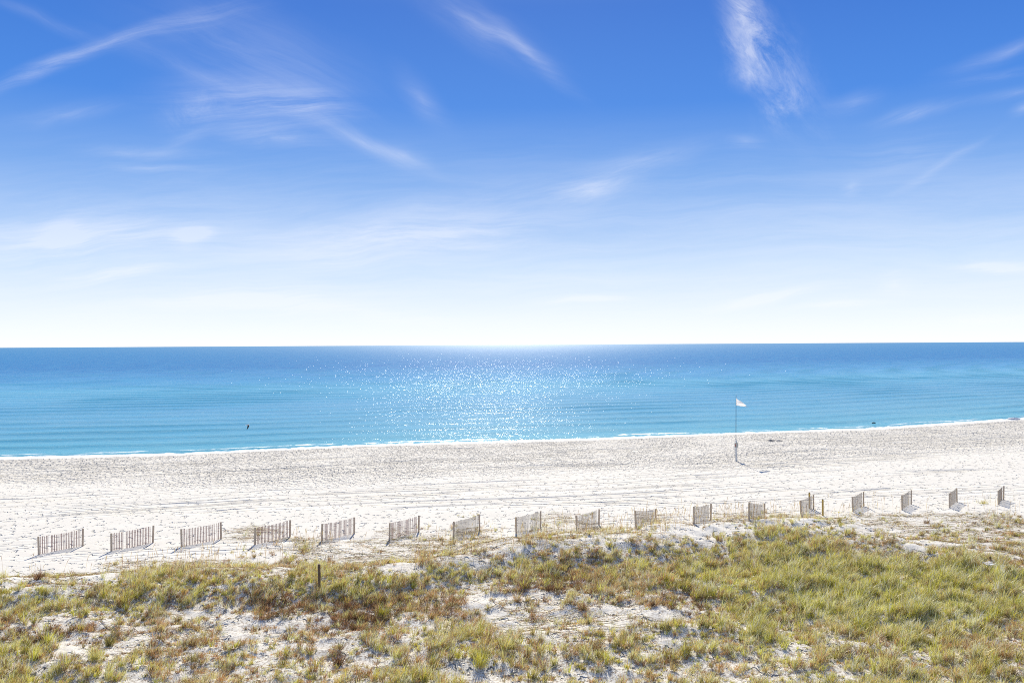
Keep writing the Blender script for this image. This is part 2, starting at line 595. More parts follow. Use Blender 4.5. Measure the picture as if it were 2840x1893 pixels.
h = S.math('MULTIPLY', S.noise(wc2, 0.35, 3.0, 0.6), S.range(a_o, 40, 220, 0.21, 0.19))
h = S.math('MULTIPLY_ADD', S.noise(wc, 1.1, 3.0, 0.6), 0.15, h)
gate = S.range(S.noise(S.vmul(wc2, (.6, .16, 1)), 1.0, 3.0, 0.6), .3, .7, .45, 1.15)
h = S.math('MULTIPLY_ADD', S.math('MULTIPLY', S.noise(pos, 3.5, 2.0, 0.5), gate), S.range(a_o, 30, 260, 0.060, 0.122), h)
bump = S.n('ShaderNodeBump', i_Strength=1.0, i_Height=h)
bump.inputs['Distance'].default_value = 1.0
lg = S.math('LOGARITHM', S.math('MAXIMUM', a_o, 1.0), 10.0)     # 0..4.9
swl = S.n('ShaderNodeAttribute', attribute_name='swell').outputs['Fac']
lgw = S.math('ADD', lg, S.math('MULTIPLY', S.math('SUBTRACT', S.noise(S.vmul(wc2, (.25, .02, 1)), 1.0, 3.0, 0.5), 0.5), 0.22))
colw = S.ramp(S.math('DIVIDE', lgw, 5.0), [
    (0.00, (0.30, 0.55, 0.58)), (0.12, (0.15, 0.46, 0.57)), (0.28, (0.14, 0.41, 0.57)), (0.40, (0.115, 0.36, 0.58)),
    (0.452, (0.14, 0.42, 0.63)), (0.485, (0.08, 0.30, 0.57)), (0.54, (0.025, 0.175, 0.44)), (0.66, (0.025, 0.19, 0.44)), (1.0, (0.03, 0.22, 0.44))])  # last stops lighten towards the horizon: haze put into the water colour
streak = S.noise(S.vmul(wc2, (.5, .10, 1)), 1.0, 4.0, 0.6)
colw = S.mix(S.range(streak, .35, .7, 0, .30), colw, (0.08, 0.42, 0.66, 1))
colw = S.mix(S.math('MULTIPLY', swl, 0.75), colw, (0.01, 0.22, 0.36, 1))
# foam where the swash breaks and along small breakers
fn = S.noise(S.n('ShaderNodeCombineXYZ', i_0=S.math('MULTIPLY', sp.outputs[0], 0.35), i_1=a_o).outputs[0], 1.6, 4.0, 0.65)
foam = S.range(S.math('ADD', fn, S.range(a_o, 5.5, 0.2, 0.0, 0.60)), 0.68, 0.80)
foam = S.math('MULTIPLY', foam, S.range(a_o, 7.0, 2.0))
br = S.range(S.math('ABSOLUTE', S.math('SUBTRACT', a_o, S.math('MULTIPLY_ADD', S.noise(S.vmul(wc2, (.5, 0, 1)), 1.0, 2.0, .5), 6.0, 3.0))), 1.3, 0.3)
br = S.math('MULTIPLY', br, S.math('MULTIPLY', S.range(S.noise(S.vmul(wc2, (.45, .02, 1)), 1.0, 2.0, .5), .44, .54), S.range(fn, .46, .56)))
foam = S.math('MAXIMUM', foam, br)
colw = S.mix(foam, colw, (0.80, 0.82, 0.82, 1))
dif = S.n('ShaderNodeBsdfDiffuse', i_Color=colw, i_Normal=bump.outputs[0])
rough = S.math('MAXIMUM', S.range(foam, 0, 1, 0.10, 0.7), S.range(lg, 2.2, 3.6, 0.12, 0.168))
glo = S.n('ShaderNodeBsdfGlossy', i_Roughness=rough, i_Normal=bump.outputs[0])
fr = S.n('ShaderNodeFresnel', i_IOR=1.33, i_Normal=bump.outputs[0])
fac = S.math('MULTIPLY', fr.outputs[0], S.range(lg, 1.6, 2.9, 0.46, 0.27))
mx = S.n('ShaderNodeMixShader', i_0=fac, i_1=dif.outputs[0], i_2=glo.outputs[0])
S.t.links.new(mx.outputs[0], S.n('ShaderNodeOutputMaterial').inputs[0])
sea = np_mesh('sea', np.stack([wx, wy, wz], -1), wf, m_sea, smooth=True, attrs={'offshore': wt, 'swell': np.clip((wz - SEA_Z) / .22, 0, 1) * (wt > 1)})
tag(sea, kind='structure')
#@@OBJECTS@@


# ------------------------------------------------------------------ materials of the objects
def wood(name, c1, c2, scale=18.0):
    m = bpy.data.materials.new(name)
    m.use_nodes = True
    N = NT(m.node_tree)
    oc = N.n('ShaderNodeTexCoord').outputs['Object']
    grain = N.noise(N.vmul(oc, (1, 1, .12)), scale, 5.0, 0.7)
    blot = N.noise(oc, 3.0, 3.0, 0.5)
    c = N.mix(N.range(grain, .3, .7), (*c1, 1), (*c2, 1))
    c = N.mix(N.range(blot, .45, .75, 0, .5), c, tuple(x * .6 for x in c1) + (1,))
    b = N.n('ShaderNodeBump', i_Strength=0.6, i_Height=grain)
    b.inputs['Distance'].default_value = 0.01
    p = N.n('ShaderNodeBsdfPrincipled', i_Roughness=0.85, i_Normal=b.outputs[0])
    N.put(p.inputs['Base Color'], c)
    N.t.links.new(p.outputs[0], N.n('ShaderNodeOutputMaterial').inputs[0])
    return m


def plain(name, c, rough=0.6, metal=0.0, var=0.25, scale=9.0, transl=0.0):
    m = bpy.data.materials.new(name)
    m.use_nodes = True
    N = NT(m.node_tree)
    oc = N.n('ShaderNodeTexCoord').outputs['Object']
    n = N.noise(oc, scale, 4.0, 0.6)
    cc = N.mix(N.range(n, .35, .7), (*c, 1), tuple(x * (1 - var) for x in c) + (1,))
    p = N.n('ShaderNodeBsdfPrincipled', i_Roughness=rough, i_Metallic=metal)
    N.put(p.inputs['Base Color'], cc)
    out = p.outputs[0]
    if transl > 0:
        tr = N.n('ShaderNodeBsdfTranslucent', i_Color=cc)
        out = N.n('ShaderNodeMixShader', i_0=transl, i_1=out, i_2=tr.outputs[0]).outputs[0]
    N.t.links.new(out, N.n('ShaderNodeOutputMaterial').inputs[0])
    return m


m_post = wood('weathered_post_wood', (.64, .52, .38), (.50, .40, .29))
m_slat = wood('red_brown_slat_wood', (.34, .17, .14), (.46, .28, .23), 30)
m_slatg = wood('grey_slat_wood', (.40, .33, .25), (.52, .44, .35), 30)
m_wire = plain('galvanised_wire', (.20, .20, .20), .5, .6)
m_yel = wood('yellow_painted_wood', (.62, .42, .10), (.50, .33, .08))
m_old = wood('dark_old_wood', (.13, .085, .05), (.23, .16, .10))

# ------------------------------------------------------------------ sand fence panels
PANELS = [(108, 1538, 229), (309, 1527.6, 423), (504, 1515.5, 613), (706, 1510, 804), (892, 1500, 982), (1080, 1496.6, 1161),
          (1258, 1493, 1331), (1432, 1479.6, 1498), (1600, 1474, 1661), (1763, 1464.5, 1818), (1923, 1453, 1968), (2077, 1440, 2116),
          (2221, 1429, 2256), (2366, 1418, 2394), (2502, 1413.4, 2527), (2633, 1407.7, 2656), (2769, 1399.4, 2783)]
ORD = ['first', 'second', 'third', 'fourth', 'fifth', 'sixth', 'seventh', 'eighth', 'ninth', 'tenth', 'eleventh', 'twelfth',
       'thirteenth', 'fourteenth', 'fifteenth', 'sixteenth', 'seventeenth']
PLAB = [
    'slatted sand fence panel farthest left, reddish slats, shadow reaching left',
    'second sand fence panel from the left edge, standing on bare white sand',
    'third sand fence panel from the left, leafy green stems against its slats',
    'fourth sand fence panel from the left, above brown grass tufts',
    'fifth sand fence panel from the left, up the beach from the dark lone post',
    'sixth sand fence panel from the left, long slat shadows at its foot',
    'seventh sand fence panel from the left, with creeping runners on the sand before it',
    'eighth sand fence panel from the left, its shadow falling straight towards the dune',
    'ninth sand fence panel from the left, just behind the brown dune crest',
    'tenth sand fence panel from the left, yellow flowering vine at its foot',
    'eleventh sand fence panel from the left, slat shadows falling to the right',
    'sixth sand fence panel counted from the right, half hidden by vines at its foot',
    'sand fence panel with the tall yellow post standing behind it',
    'sand fence panel standing right of the short yellow post',
    'third sand fence panel counted from the right edge, narrow and steeply seen',
    'second sand fence panel counted from the right edge, with green tufts to its right',
    'narrowest sand fence panel, last at the right edge of the row',
]
for i, (x0, y0, x1) in enumerate(PANELS):
    rg = random.Random(100 + i)
    gx0, gy0, gz0 = ground(x0, y0)
    A = R(54)
    # length along the fixed direction at which the far post meets its pixel column
    best, L = 1e9, 3.0
    for k in range(60):
        l_ = 2.2 + k * 0.025
        X, Y = gx0 + l_ * math.cos(A), gy0 + l_ * math.sin(A)
        px, _ = project(np.array([X]), np.array([Y]), terrain([X], [Y]))
        if abs(px[0] - x1) < best:
            best, L = abs(px[0] - x1), l_
    L = min(max(L, 2.7), 3.15)
    dx, dy = math.cos(A), math.sin(A)
    X1, Y1 = gx0 + L * dx, gy0 + L * dy
    dz = float(terrain([X1], [Y1])[0]) - gz0
    rt = empty('sand_fence_panel', (gx0, gy0, gz0))
    tag(rt, PLAB[i], 'fence', 'sand fence panels standing in a slanted row along the beach')
    H = 1.10
    for (ux, uz) in ((0, 0), (L, dz)):
        mb = MB()
        c = Vector((ux * dx, ux * dy, uz))
        tl = Vector((rg.uniform(-.045, .045), rg.uniform(-.045, .045), 0))
        mb.bar(c + Vector((0, 0, -.35)), c + tl + Vector((0, 0, H + .03)), .095, .095, (dx, dy, 0), .008)
        mb.build('post', m_post, rt)
    mb = MB()
    ns = 24
    off = Vector((-dy, dx, 0)) * 0.062
    for k in range(ns):
        s = .09 + (L - .18) * (k + .5) / ns + rg.uniform(-.005, .005)
        if rg.random() < .012:
            continue
        gzz = float(terrain([gx0 + s * dx], [gy0 + s * dy])[0]) - gz0
        sag = -0.05 * math.sin(math.pi * s / L)
        zb, zt = gzz - .05, dz * s / L + H + sag + rg.uniform(-.02, .02)
        t1, t2 = rg.gauss(0, .006), rg.gauss(0, .010)
        c = Vector((s * dx, s * dy, 0)) + off
        mb.bar(c + Vector((dx * t1, dy * t1, zb)), c + Vector((dx * t2, dy * t2, zt)), .038, .011, (dx, dy, 0))
    mb.build('slats', m_slat if i < 6 else m_slatg, rt)
    mb = MB()
    for fz in (.12, .36, .60, .84):
        pts = []
        for k in range(15):
            s = L * k / 14
            zz = (dz * s / L) + H * fz - .05 * fz * math.sin(math.pi * s / L)
            pts.append((s * dx + off.x * 1.15, s * dy + off.y * 1.15, zz))
        mb.tube(pts, .0022, 5)
    mb.build('wire', m_wire, rt)


# ------------------------------------------------------------------ posts
def lone_post(name, x, ytop, ybase, w, mat, lab, tilt=(0, 0), cat='post', cap=None):
    X, Y, Z = ground(x, ybase)
    h = (ybase - ytop) / FPX * Y
    mb = MB()
    mb.bar((0, 0, -.4), (tilt[0], tilt[1], h), w, w, (1, .15, 0), .012)
    if cap:
        rt = empty(name, (X, Y, Z))
        mb.build('shaft', mat, rt)
        mc = MB()
        mc.bar((tilt[0], tilt[1], h + .002), (tilt[0], tilt[1], h + .05), w * .8, w * .8, (1, .15, 0), .02)
        mc.build('cap', cap, rt)
        return tag(rt, lab, cat)
    o = mb.build(name, mat)
    o.location = (X, Y, Z)
    return tag(o, lab, cat)


lone_post('marker_post', 2245, 1366, 1409, .11, m_yel, 'taller yellow wooden post standing behind a fence panel', cap=m_old)
lone_post('marker_post', 2282, 1385, 1429, .11, m_yel, 'yellow wooden post standing alone between two fence panels', cap=m_old)
lone_post('old_post', 887, 1564, 1640, .12, m_old, 'lone dark weathered wooden post rising out of the dune grass', (-.03, 0))

# ------------------------------------------------------------------ warning flag
FX, FY, FZ = ground(2042, 1278)
fl = empty('beach_flag', (FX, FY, FZ))
tag(fl, 'white flag on a tall thin pole set on a pale timber post by the water', 'flag')
k = FY / FPX
m_wh = plain('white_painted_wood', (.85, .82, .74), .7)
m_pole = plain('grey_blue_pole', (.10, .16, .24), .4)
mb = MB(); mb.bar((0, 0, -.5), (0, 0, 58 * k), .17, .17, (1, 0, 0), .012); mb.build('post', m_wh, fl)
mb = MB(); mb.tube([(.0, .105, 30 * k), (.02, .105, 100 * k), (.05, .105, 181 * k)], [.036, .032, .024], 10)
pole = mb.build('pole', m_pole, fl, True)
mb = MB(); mb.tube([(.05, .105, 181 * k), (.05, .105, 181 * k + .03), (.05, .105, 181 * k + .06)], [.03, .045, .015], 10)
mb.build('finial', m_pole, fl, True)
m_box = plain('pale_box_paint', (.58, .56, .48), .6)
m_red = plain('red_paint', (.55, .08, .05), .5)
mb = MB(); mb.bar((.0, -.10, 38 * k), (.0, -.10, 50 * k), .40, .06, (1, 0, 0), .01); bx = mb.build('sign_board', m_box, fl)
mb = MB(); mb.bar((-.13, -.135, 41 * k), (-.13, -.135, 47 * k), .08, .006, (1, 0, 0)); mb.build('red_mark', m_red, fl)
mb = MB(); mb.bar((.0, -.06, 51 * k), (.0, -.06, 53 * k), .46, .34, (1, 0, 0), .008); mb.build('ledge', m_wh, fl)
# cloth: hoist edge on the pole, fly end sagging down and furled
nu, nv = 22, 12
vs, fs = [], []
for a in range(nu):
    u = a / (nu - 1)
    for b in range(nv):
        v = b / (nv - 1)             # 0 top, 1 bottom
        top = 175 * k - 0.93 * (u ** 0.9) * 22 * k - .03 * math.sin(u * 9)
        bot = 154 * k - 0.25 * 20 * k * u
        z = top + (bot - top) * v
        x = .055 + 30 * k * u * (1 - .10 * (1 - v)) + .05 * math.sin(v * 7 + 1) * u ** 3
        y = .105 + .16 * math.sin(u * 6.5 + v * 3.2) * u + .10 * math.sin(v * 6 + u * 4) * u
        vs.append((x, y, z))
for a in range(nu - 1):
    for b in range(nv - 1):
        q = a * nv + b
        fs.append((q, q + 1, q + nv + 1, q + nv))
m_cloth = plain('white_flag_cloth', (.90, .90, .90), .8, 0, .05, 4, transl=.6)
mb = MB(); mb.v, mb.f = vs, fs
fc = mb.build('flag_cloth', m_cloth, fl, True)
sol = fc.modifiers.new('thickness', 'SOLIDIFY'); sol.thickness = .004

# ------------------------------------------------------------------ gull over the water
m_gd = plain('dark_feathers', (.012, .012, .018), .7)
m_gw = plain('white_feathers', (.75, .70, .66), .7)
YG = 122.0
d = FW * FPX + RT * (688 - 1420.0) - UP * (1178 - 946.5)
d = d / d[1]
gp = (d[0] * YG, YG, CAM_H + d[2] * YG)
bird = empty('gull', gp, R(20))
tag(bird, 'lone gull flying low over the water, dark wing pointing down', 'bird')
mb = MB()
mb.tube([(-.27, 0, .0), (-.20, 0, .01), (-.08, 0, .01), (.06, 0, .02), (.15, 0, .035), (.20, 0, .045), (.25, 0, .04)],
        [.012, .035, .062, .066, .045, .038, .008], 10)
mb.build('body', m_gw, bird, True)


def wing(pts):
    """pts: list of (leading edge, trailing edge) points from root to tip"""
    m = MB()
    for i, (a, b) in enumerate(pts):
        a, b = Vector(a), Vector(b)
        m.v += [tuple(a + Vector((0, 0, .008))), tuple(b + Vector((0, 0, .004))), tuple(b - Vector((0, 0, .004))), tuple(a - Vector((0, 0, .008)))]
    for i in range(len(pts) - 1):
        for j in range(4):
            p, q = i * 4 + j, i * 4 + (j + 1) % 4
            m.f.append((p, q, q + 4, p + 4))
    m.f.append((0, 3, 2, 1)); n = (len(pts) - 1) * 4; m.f.append((n, n + 1, n + 2, n + 3))
    return m


wing([((.10, -.05, .03), (-.10, -.05, .02)), ((.13, -.10, -.14), (-.08, -.10, -.14)), ((.06, -.13, -.32), (-.12, -.12, -.30)),
      ((-.06, -.14, -.48), (-.16, -.13, -.46)), ((-.20, -.14, -.62), (-.21, -.14, -.61))]).build('wing', m_gd, bird, True)
wing([((.10, .05, .03), (-.10, .05, .02)), ((.13, .20, .07), (-.08, .20, .06)), ((.04, .38, .05), (-.12, .36, .04)),
      ((-.10, .52, .02), (-.18, .50, .02)), ((-.26, .62, .0), (-.27, .61, .0))]).build('wing', m_gw, bird, True)
wing([((-.24, .0, .01), (-.24, -.02, .0)), ((-.36, .05, .01), (-.38, -.07, .0))]).build('tail', m_gw, bird, True)


# ------------------------------------------------------------------ lumps: heap, debris, flotsam
def lump(name, loc, sx, sy, sz, mat, seed, rough=.35, n=26):
    vs, fs = [], []
    for i in range(n):
        th = math.pi * i / (n - 1)
        for j in range(2 * n):
            ph = math.pi * j / n
            r = 1 + rough * (2 * float(fbm(np.array([math.cos(ph) * 2.0 + seed]), np.array([math.sin(ph) * 2.0 + th * 1.7]), .9, seed, 3)[0]) - 1)
            vs.append((sx * r * math.sin(th) * math.cos(ph), sy * r * math.sin(th) * math.sin(ph), sz * r * math.cos(th)))
    for i in range(n - 1):
        for j in range(2 * n):
            a, b = i * 2 * n + j, i * 2 * n + (j + 1) % (2 * n)
            fs.append((a, a + 2 * n, b + 2 * n, b))
    m = MB(); m.v, m.f = vs, fs
    o = m.build(name, mat, None, True)
    o.location = loc
    return o


m_wet = plain('damp_dug_sand', (.52, .48, .42), .9, 0, .5, 5)
X, Y, Z = ground(2140, 1222)
tag(lump('sand_heap', (X, Y, Z - .05), .62, .5, .14, m_wet, 3, 1.1), 'rumpled heap of dug sand on the beach right of the flag', 'sand heap')
X, Y, Z = ground(2163, 1223)
tag(lump('sand_heap', (X, Y, Z - .03), .36, .3, .11, m_wet, 9, 1.0), 'smaller sand heap just right of the bigger rumpled one', 'sand heap')
m_weed = plain('black_weed', (.015, .02, .02), .6)
X, Y = px_at_z(2423, 1173, SEA_Z)
tag(lump('floating_weed', (X, Y, SEA_Z + .04), .34, .2, .12, m_weed, 5, .6), 'small dark clump floating in the shallow water at right', 'flotsam')
m_foam = plain('sea_foam', (.72, .76, .80), .8)
X, Y = px_at_z(2812, 1163, SEA_Z)
tag(lump('foam_mound', (X, Y, SEA_Z + .05), 1.15, .8, .30, m_foam, 7, .5), 'white foamy wavelet lump at the water edge, far right', 'foam')

m_pale = plain('bleached_board', (.66, .63, .60), .8, 0, .2, 6)
X, Y, Z = ground(2748, 1582)
db = empty('debris', (X, Y, Z + .30), R(8))
tag(db, 'pale bleached piece of debris lying in the green grass at right', 'debris')


def sheet(w, d, th, fold, seed):
    m = MB(); nx, ny = 14, 6
    for sgn in (1, -1):
        for a in range(nx):
            for b in range(ny):
                x, y = (a / (nx - 1) - .5) * w, (b / (ny - 1) - .5) * d
                edge = .06 * (float(vnoise(np.array([x * 6]), np.array([y * 6 + seed]), 1)[0]) - .5)
                z = fold * math.sin(a * .5 + seed) * .5 + .04 * float(vnoise(np.array([x * 9]), np.array([y * 9]), 1, seed)[0]) + sgn * th / 2
                m.v.append((x + edge, y + edge, z))
    o = nx * ny
    for a in range(nx - 1):
        for b in range(ny - 1):
            q = a * ny + b
            m.f.append((q, q + ny, q + ny + 1, q + 1)); m.f.append((q + o, q + 1 + o, q + ny + 1 + o, q + ny + o))
    rim = [a * ny for a in range(nx)] + [(nx - 1) * ny + b for b in range(1, ny)] + [a * ny + ny - 1 for a in range(nx - 2, -1, -1)] + [b for b in range(ny - 2, 0, -1)]
    for p, q in zip(rim, rim[1:] + rim[:1]):
        m.f.append((p, p + o, q + o, q))
    return m


o = sheet(.42, .36, .03, .05, 2).build('board', m_pale, db); o.location = (-.12, .05, .04); o.rotation_euler = (R(12), R(-4), 0)
o = sheet(.52, .16, .02, .04, 5).build('torn_strip', m_foam, db); o.location = (.10, -.14, .04)


def stick(x, y, ln, rad, rz, mat, lab, lift=.03, bend=.05):
    X, Y, Z = ground(x, y)
    pts = [(ln * (t - .5), bend * math.sin(t * 3.1), .02 * math.sin(t * 5)) for t in [q / 8 for q in range(9)]]
    m = MB(); m.tube(pts, [rad * (1 - .5 * q / 8) for q in range(9)], 7)
    o = m.build('driftwood_stick', mat, None, True)
    o.location = (X, Y, Z + lift + rad); o.rotation_euler = (0, R(-5), rz)
    return tag(o, lab, 'driftwood')


m_drift = wood('bleached_driftwood', (.66, .60, .52), (.50, .44, .36))
stick(1606, 1852, .30, .016, R(25), m_drift, 'short pale driftwood stick on the sand near the bottom centre', .06)
stick(1691, 1832, .34, .012, R(38), m_drift, 'thin pale stick leaning over dark litter, right of the pale one', .08)
stick(752, 1765, .75, .016, R(22), m_drift, 'long pale branch lying on open sand left of centre', .06, .1)
m_bot = plain('pale_plastic', (.55, .62, .72), .25)
X, Y, Z = ground(1594, 1600)
bo = empty('bottle', (X, Y, Z + .16), R(25))
tag(bo, 'small bluish bottle lying in the red-brown grass', 'bottle')
mb = MB(); mb.tube([(-.09, 0, 0), (-.085, 0, 0), (.03, 0, .01), (.06, 0, .012), (.085, 0, .013)], [.02, .035, .035, .02, .013], 12); mb.build('bottle_body', m_bot, bo, True)
mb = MB(); mb.tube([(.086, 0, .013), (.105, 0, .015)], [.016, .016], 10); mb.build('bottle_cap', m_wh, bo, True)

# ------------------------------------------------------------------ grasses
m_grass = bpy.data.materials.new('grass_blades')
m_grass.use_nodes = True
N = NT(m_grass.node_tree)
gc = N.n('ShaderNodeAttribute', attribute_name='Col').outputs['Color']
df = N.n('ShaderNodeBsdfDiffuse', i_Color=gc)
tr = N.n('ShaderNodeBsdfTranslucent', i_Color=gc)
gl = N.n('ShaderNodeBsdfGlossy', i_Roughness=0.45)
gl.inputs[0].default_value = (.8, .8, .75, 1)
mx = N.n('ShaderNodeMixShader', i_0=.30, i_1=df.outputs[0], i_2=tr.outputs[0])
mx = N.n('ShaderNodeMixShader', i_0=.06, i_1=mx.outputs[0], i_2=gl.outputs[0])
N.t.links.new(mx.outputs[0], N.n('ShaderNodeOutputMaterial').inputs[0])

PAL = {
    'green': (.38, .365, .055), 'lime': (.62, .57, .075), 'straw': (.84, .65, .25), 'pale': (.88, .77, .46),
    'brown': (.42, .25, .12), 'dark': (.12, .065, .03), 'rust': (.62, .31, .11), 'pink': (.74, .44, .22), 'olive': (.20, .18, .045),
    'redbr': (.26, .135, .06),
}
MIX = {   # kind: (colour, weight)...
    0: [('green', .15), ('lime', .20), ('straw', .36), ('olive', .09), ('pale', .20)],
    1: [('green', .08), ('lime', .16), ('straw', .42), ('brown', .14), ('olive', .05), ('pale', .15)],
    2: [('brown', .38), ('straw', .30), ('olive', .06), ('redbr', .08), ('dark', .04), ('pale', .14)],
    3: [('rust', .26), ('pink', .26), ('straw', .22), ('brown', .16), ('green', .10)],
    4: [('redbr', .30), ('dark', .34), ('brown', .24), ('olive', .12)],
    5: [('pale', .35), ('straw', .45), ('brown', .20)],
}
SHAPE = {  # kind: height lo, hi, spread radius, lean, blades, width
    0: (.30, .60, .12, .62, 32, .0135), 1: (.22, .48, .11, .60, 32, .0125), 2: (.14, .36, .15, .75, 34, .0110),
    3: (.06, .16, .15, .95, 34, .0100), 4: (.16, .38, .17, .80, 36, .0115), 5: (.25, .6, .08, .35, 10, .0075),
}


def blades(cx, cy, cz, kind, hs, rng, nmul=1.0, smul=1.0, gap=None):
    """blade ribbons for tufts centred at c*, one kind each; returns verts, faces(list), colours"""
    hlo = np.array([SHAPE[k][0] for k in range(6)])[kind]; hhi = np.array([SHAPE[k][1] for k in range(6)])[kind]
    rad = np.array([SHAPE[k][2] for k in range(6)])[kind] * smul; lean = np.array([SHAPE[k][3] for k in range(6)])[kind]
    nb = (np.array([SHAPE[k][4] for k in range(6)])[kind] * nmul * rng.uniform(.7, 1.3, len(kind))).astype(int)
    wd = np.array([SHAPE[k][5] for k in range(6)])[kind]
    th = (hlo + (hhi - hlo) * rng.rand(len(kind))) * hs
    shade = rng.normal(1.25, .28, len(kind)).clip(.6, 1.9)
    # a dominant colour per tuft, individual blades stray from it
    tcol = np.zeros((len(kind), 3))
    for k in range(6):
        sel = kind == k
        names = [PAL[n] for n, _ in MIX[k]]; w = np.array([w_ for _, w_ in MIX[k]]); w = w / w.sum()
        tcol[sel] = np.array(names)[rng.choice(len(names), sel.sum(), p=w)]
    T = np.repeat(np.arange(len(kind)), nb)
    n = len(T)
    bcol = np.zeros((n, 3))
    kT = kind[T]
    for k in range(6):
        sel = kT == k
        names = [PAL[q] for q, _ in MIX[k]]; w = np.array([w_ for _, w_ in MIX[k]]); w = w / w.sum()
        bcol[sel] = np.array(names)[rng.choice(len(names), sel.sum(), p=w)]
    own = rng.rand(n) < .58
    bcol = np.where(own[:, None], tcol[T], bcol) * (shade[T] * rng.normal(1.08, .34, n).clip(.35, 2.0))[:, None]
    az = rng.rand(n) * 2 * np.pi
    rr = np.abs(rng.normal(0, .55, n)).clip(0, 1.25) * rad[T]
    bx_, by_ = cx[T] + rr * np.cos(az), cy[T] + rr * np.sin(az)
    bz_ = cz[T] - .02
    az2 = az + rng.normal(0, .8, n)
    h = th[T] * rng.uniform(.45, 1.1, n) * np.where(rng.rand(n) < .08, 1.5, 1.0)
    ln = lean[T] * rng.uniform(.2, 1.25, n)
    dx_, dy_ = np.cos(az2) * ln + .18, np.sin(az2) * ln - .03
    w = wd[T] * rng.uniform(.7, 1.7, n) * .5
    fa = rng.rand(n) * 2 * np.pi
    sx_, sy_ = np.cos(fa) * w, np.sin(fa) * w
    V = np.zeros((n, 5, 3))
    def P(s):
        return bx_ + dx_ * h * s ** 1.7, by_ + dy_ * h * s ** 1.7, bz_ + h * (s - .32 * ln.clip(0, 1.3) * s * s)
    for i, (s, sg, ws) in enumerate(((0, -1, 1), (0, 1, 1), (.55, 1, .85), (.55, -1, .85), (1, 0, 0))):
        x_, y_, z_ = P(s)
        V[:, i, 0] = x_ + sg * sx_ * ws; V[:, i, 1] = y_ + sg * sy_ * ws; V[:, i, 2] = z_
    idx = np.arange(n)[:, None] * 5
    q = idx + np.array([[0, 1, 2, 3]]); t3 = idx + np.array([[3, 2, 4]])
    C = np.repeat(bcol.clip(.01, .85), 5, 0)
    return V.reshape(-1, 3), [q, t3], C


rng = np.random.RandomState(5)
NC = 118000
yy = np.sqrt(rng.uniform(21 ** 2, 80 ** 2, NC)); xx = rng.uniform(-.64, .64, NC) * yy
AREA = (.64 * (80 ** 2 - 21 ** 2))
zz = terrain(xx, yy)
dn = density(xx, yy, zz)
cl_n = fbm(xx, yy * .8, 1.15, 91, 3)
rank = np.argsort(np.argsort(cl_n)) / len(cl_n)
acc_p = sstep(-.26, .20, dn * 1.10 - (1 - rank) * .90) * (.30 + .65 * dn)
acc_p = np.where(dn < .03, 0, acc_p)
ok = (rng.rand(NC) < acc_p) & (shore_t(xx, yy) > 12)
xx, yy, zz, dn, rank = xx[ok], yy[ok], zz[ok], dn[ok], rank[ok]
kk = hue(xx, yy, zz, rng)
swap = rng.rand(len(kk))
kk = np.where((swap < .12), 2, kk); kk = np.where((swap > .92), 1, kk); kk = np.where((swap > .12) & (swap < .17), 3, kk)
tus = fbm(xx, yy, .60, 131, 2)
tus = sstep(.34, .70, tus)
zz = zz + .10 * tus * dn
hs = (.45 + .95 * tus) * (.75 + .35 * dn) * rng.uniform(.8, 1.25, len(xx))
NAMES = {0: ('green_beach_grass', 'green and straw coloured beach grass covering the right side of the dune', 'grass'),
         1: ('yellow_green_grass', 'yellow green grass growing in patches all over the dune', 'grass'),
         2: ('brown_dry_grass', 'brown dry grass and seed stems along the dune crest and hollows', 'grass'),
         3: ('rusty_ground_cover', 'low rust and pinkish ground cover on the sandy dune hollows', 'ground cover'),
         4: ('dark_scrub', 'dark reddish brown scrub on the shaded face of the dune', 'scrub'),
         5: ('straw_stems', 'pale straw stems scattered on the sand near the fence row', 'grass')}
for k_ in range(6):
    s_ = kk == k_
    if s_.sum() == 0:
        continue
    V, F, C = blades(xx[s_], yy[s_], zz[s_], kk[s_], hs[s_], rng)
    o = np_mesh(NAMES[k_][0], V, F, m_grass, colors=C)
    tag(o, NAMES[k_][1], NAMES[k_][2], kind='stuff')

# tall sea oats round the fence row and the crest: thin stalks with drooping seed heads
so = []
for (x_, y_, n_, sp_) in ((2060, 1432, 60, 130), (1830, 1462, 40, 110), (1500, 1500, 30, 160), (1700, 1490, 30, 120), (860, 1512, 26, 60),
                          (560, 1565, 40, 90), (380, 1590, 26, 70), (60, 1600, 6, 60), (1250, 1520, 30, 150), (2350, 1430, 20, 90),
                          (1180, 1560, 20, 40), (700, 1560, 20, 120), (2750, 1410, 16, 70), (2450, 1410, 14, 80), (1950, 1440, 40, 120),
                          (1620, 1470, 16, 50)):
    for _ in range(int(n_ * 1.5)):
        so.append((x_ + rng.normal(0, sp_), y_ + rng.normal(0, 7)))
VS, FS, CS = [], [], []
nb = 0
for (x_, y_) in so:
    if y_ < 1385: continue
    X, Y, Z = ground(x_, y_)
    h_ = rng.uniform(.45, 1.25); lx = rng.normal(.06, .10); ly = rng.normal(0, .05)
    w_ = .0048; nseg = 6
    for s in range(nseg + 1):
        t = s / nseg
        bx0, bz0 = X + lx * h_ * t ** 2.2, Z + h_ * t
        hw = w_ if t < .75 else w_ * 3.2 * (1.15 - t) / .4
        VS += [(bx0 - hw, Y + ly * t, bz0), (bx0 + hw, Y + ly * t, bz0)]
        c = np.array(PAL['straw'] if rng.rand() < .5 else PAL['brown']) * (.9 if t < .7 else .75)
        CS += [c, c]
    for s in range(nseg):
        a = nb + s * 2
        FS.append((a, a + 1, a + 3, a + 2))
    nb += (nseg + 1) * 2
tag(np_mesh('sea_oats', np.array(VS), np.array(FS), m_grass, colors=np.array(CS)), 'thin tall sea oat stalks standing near the fence row', 'grass', kind='stuff')

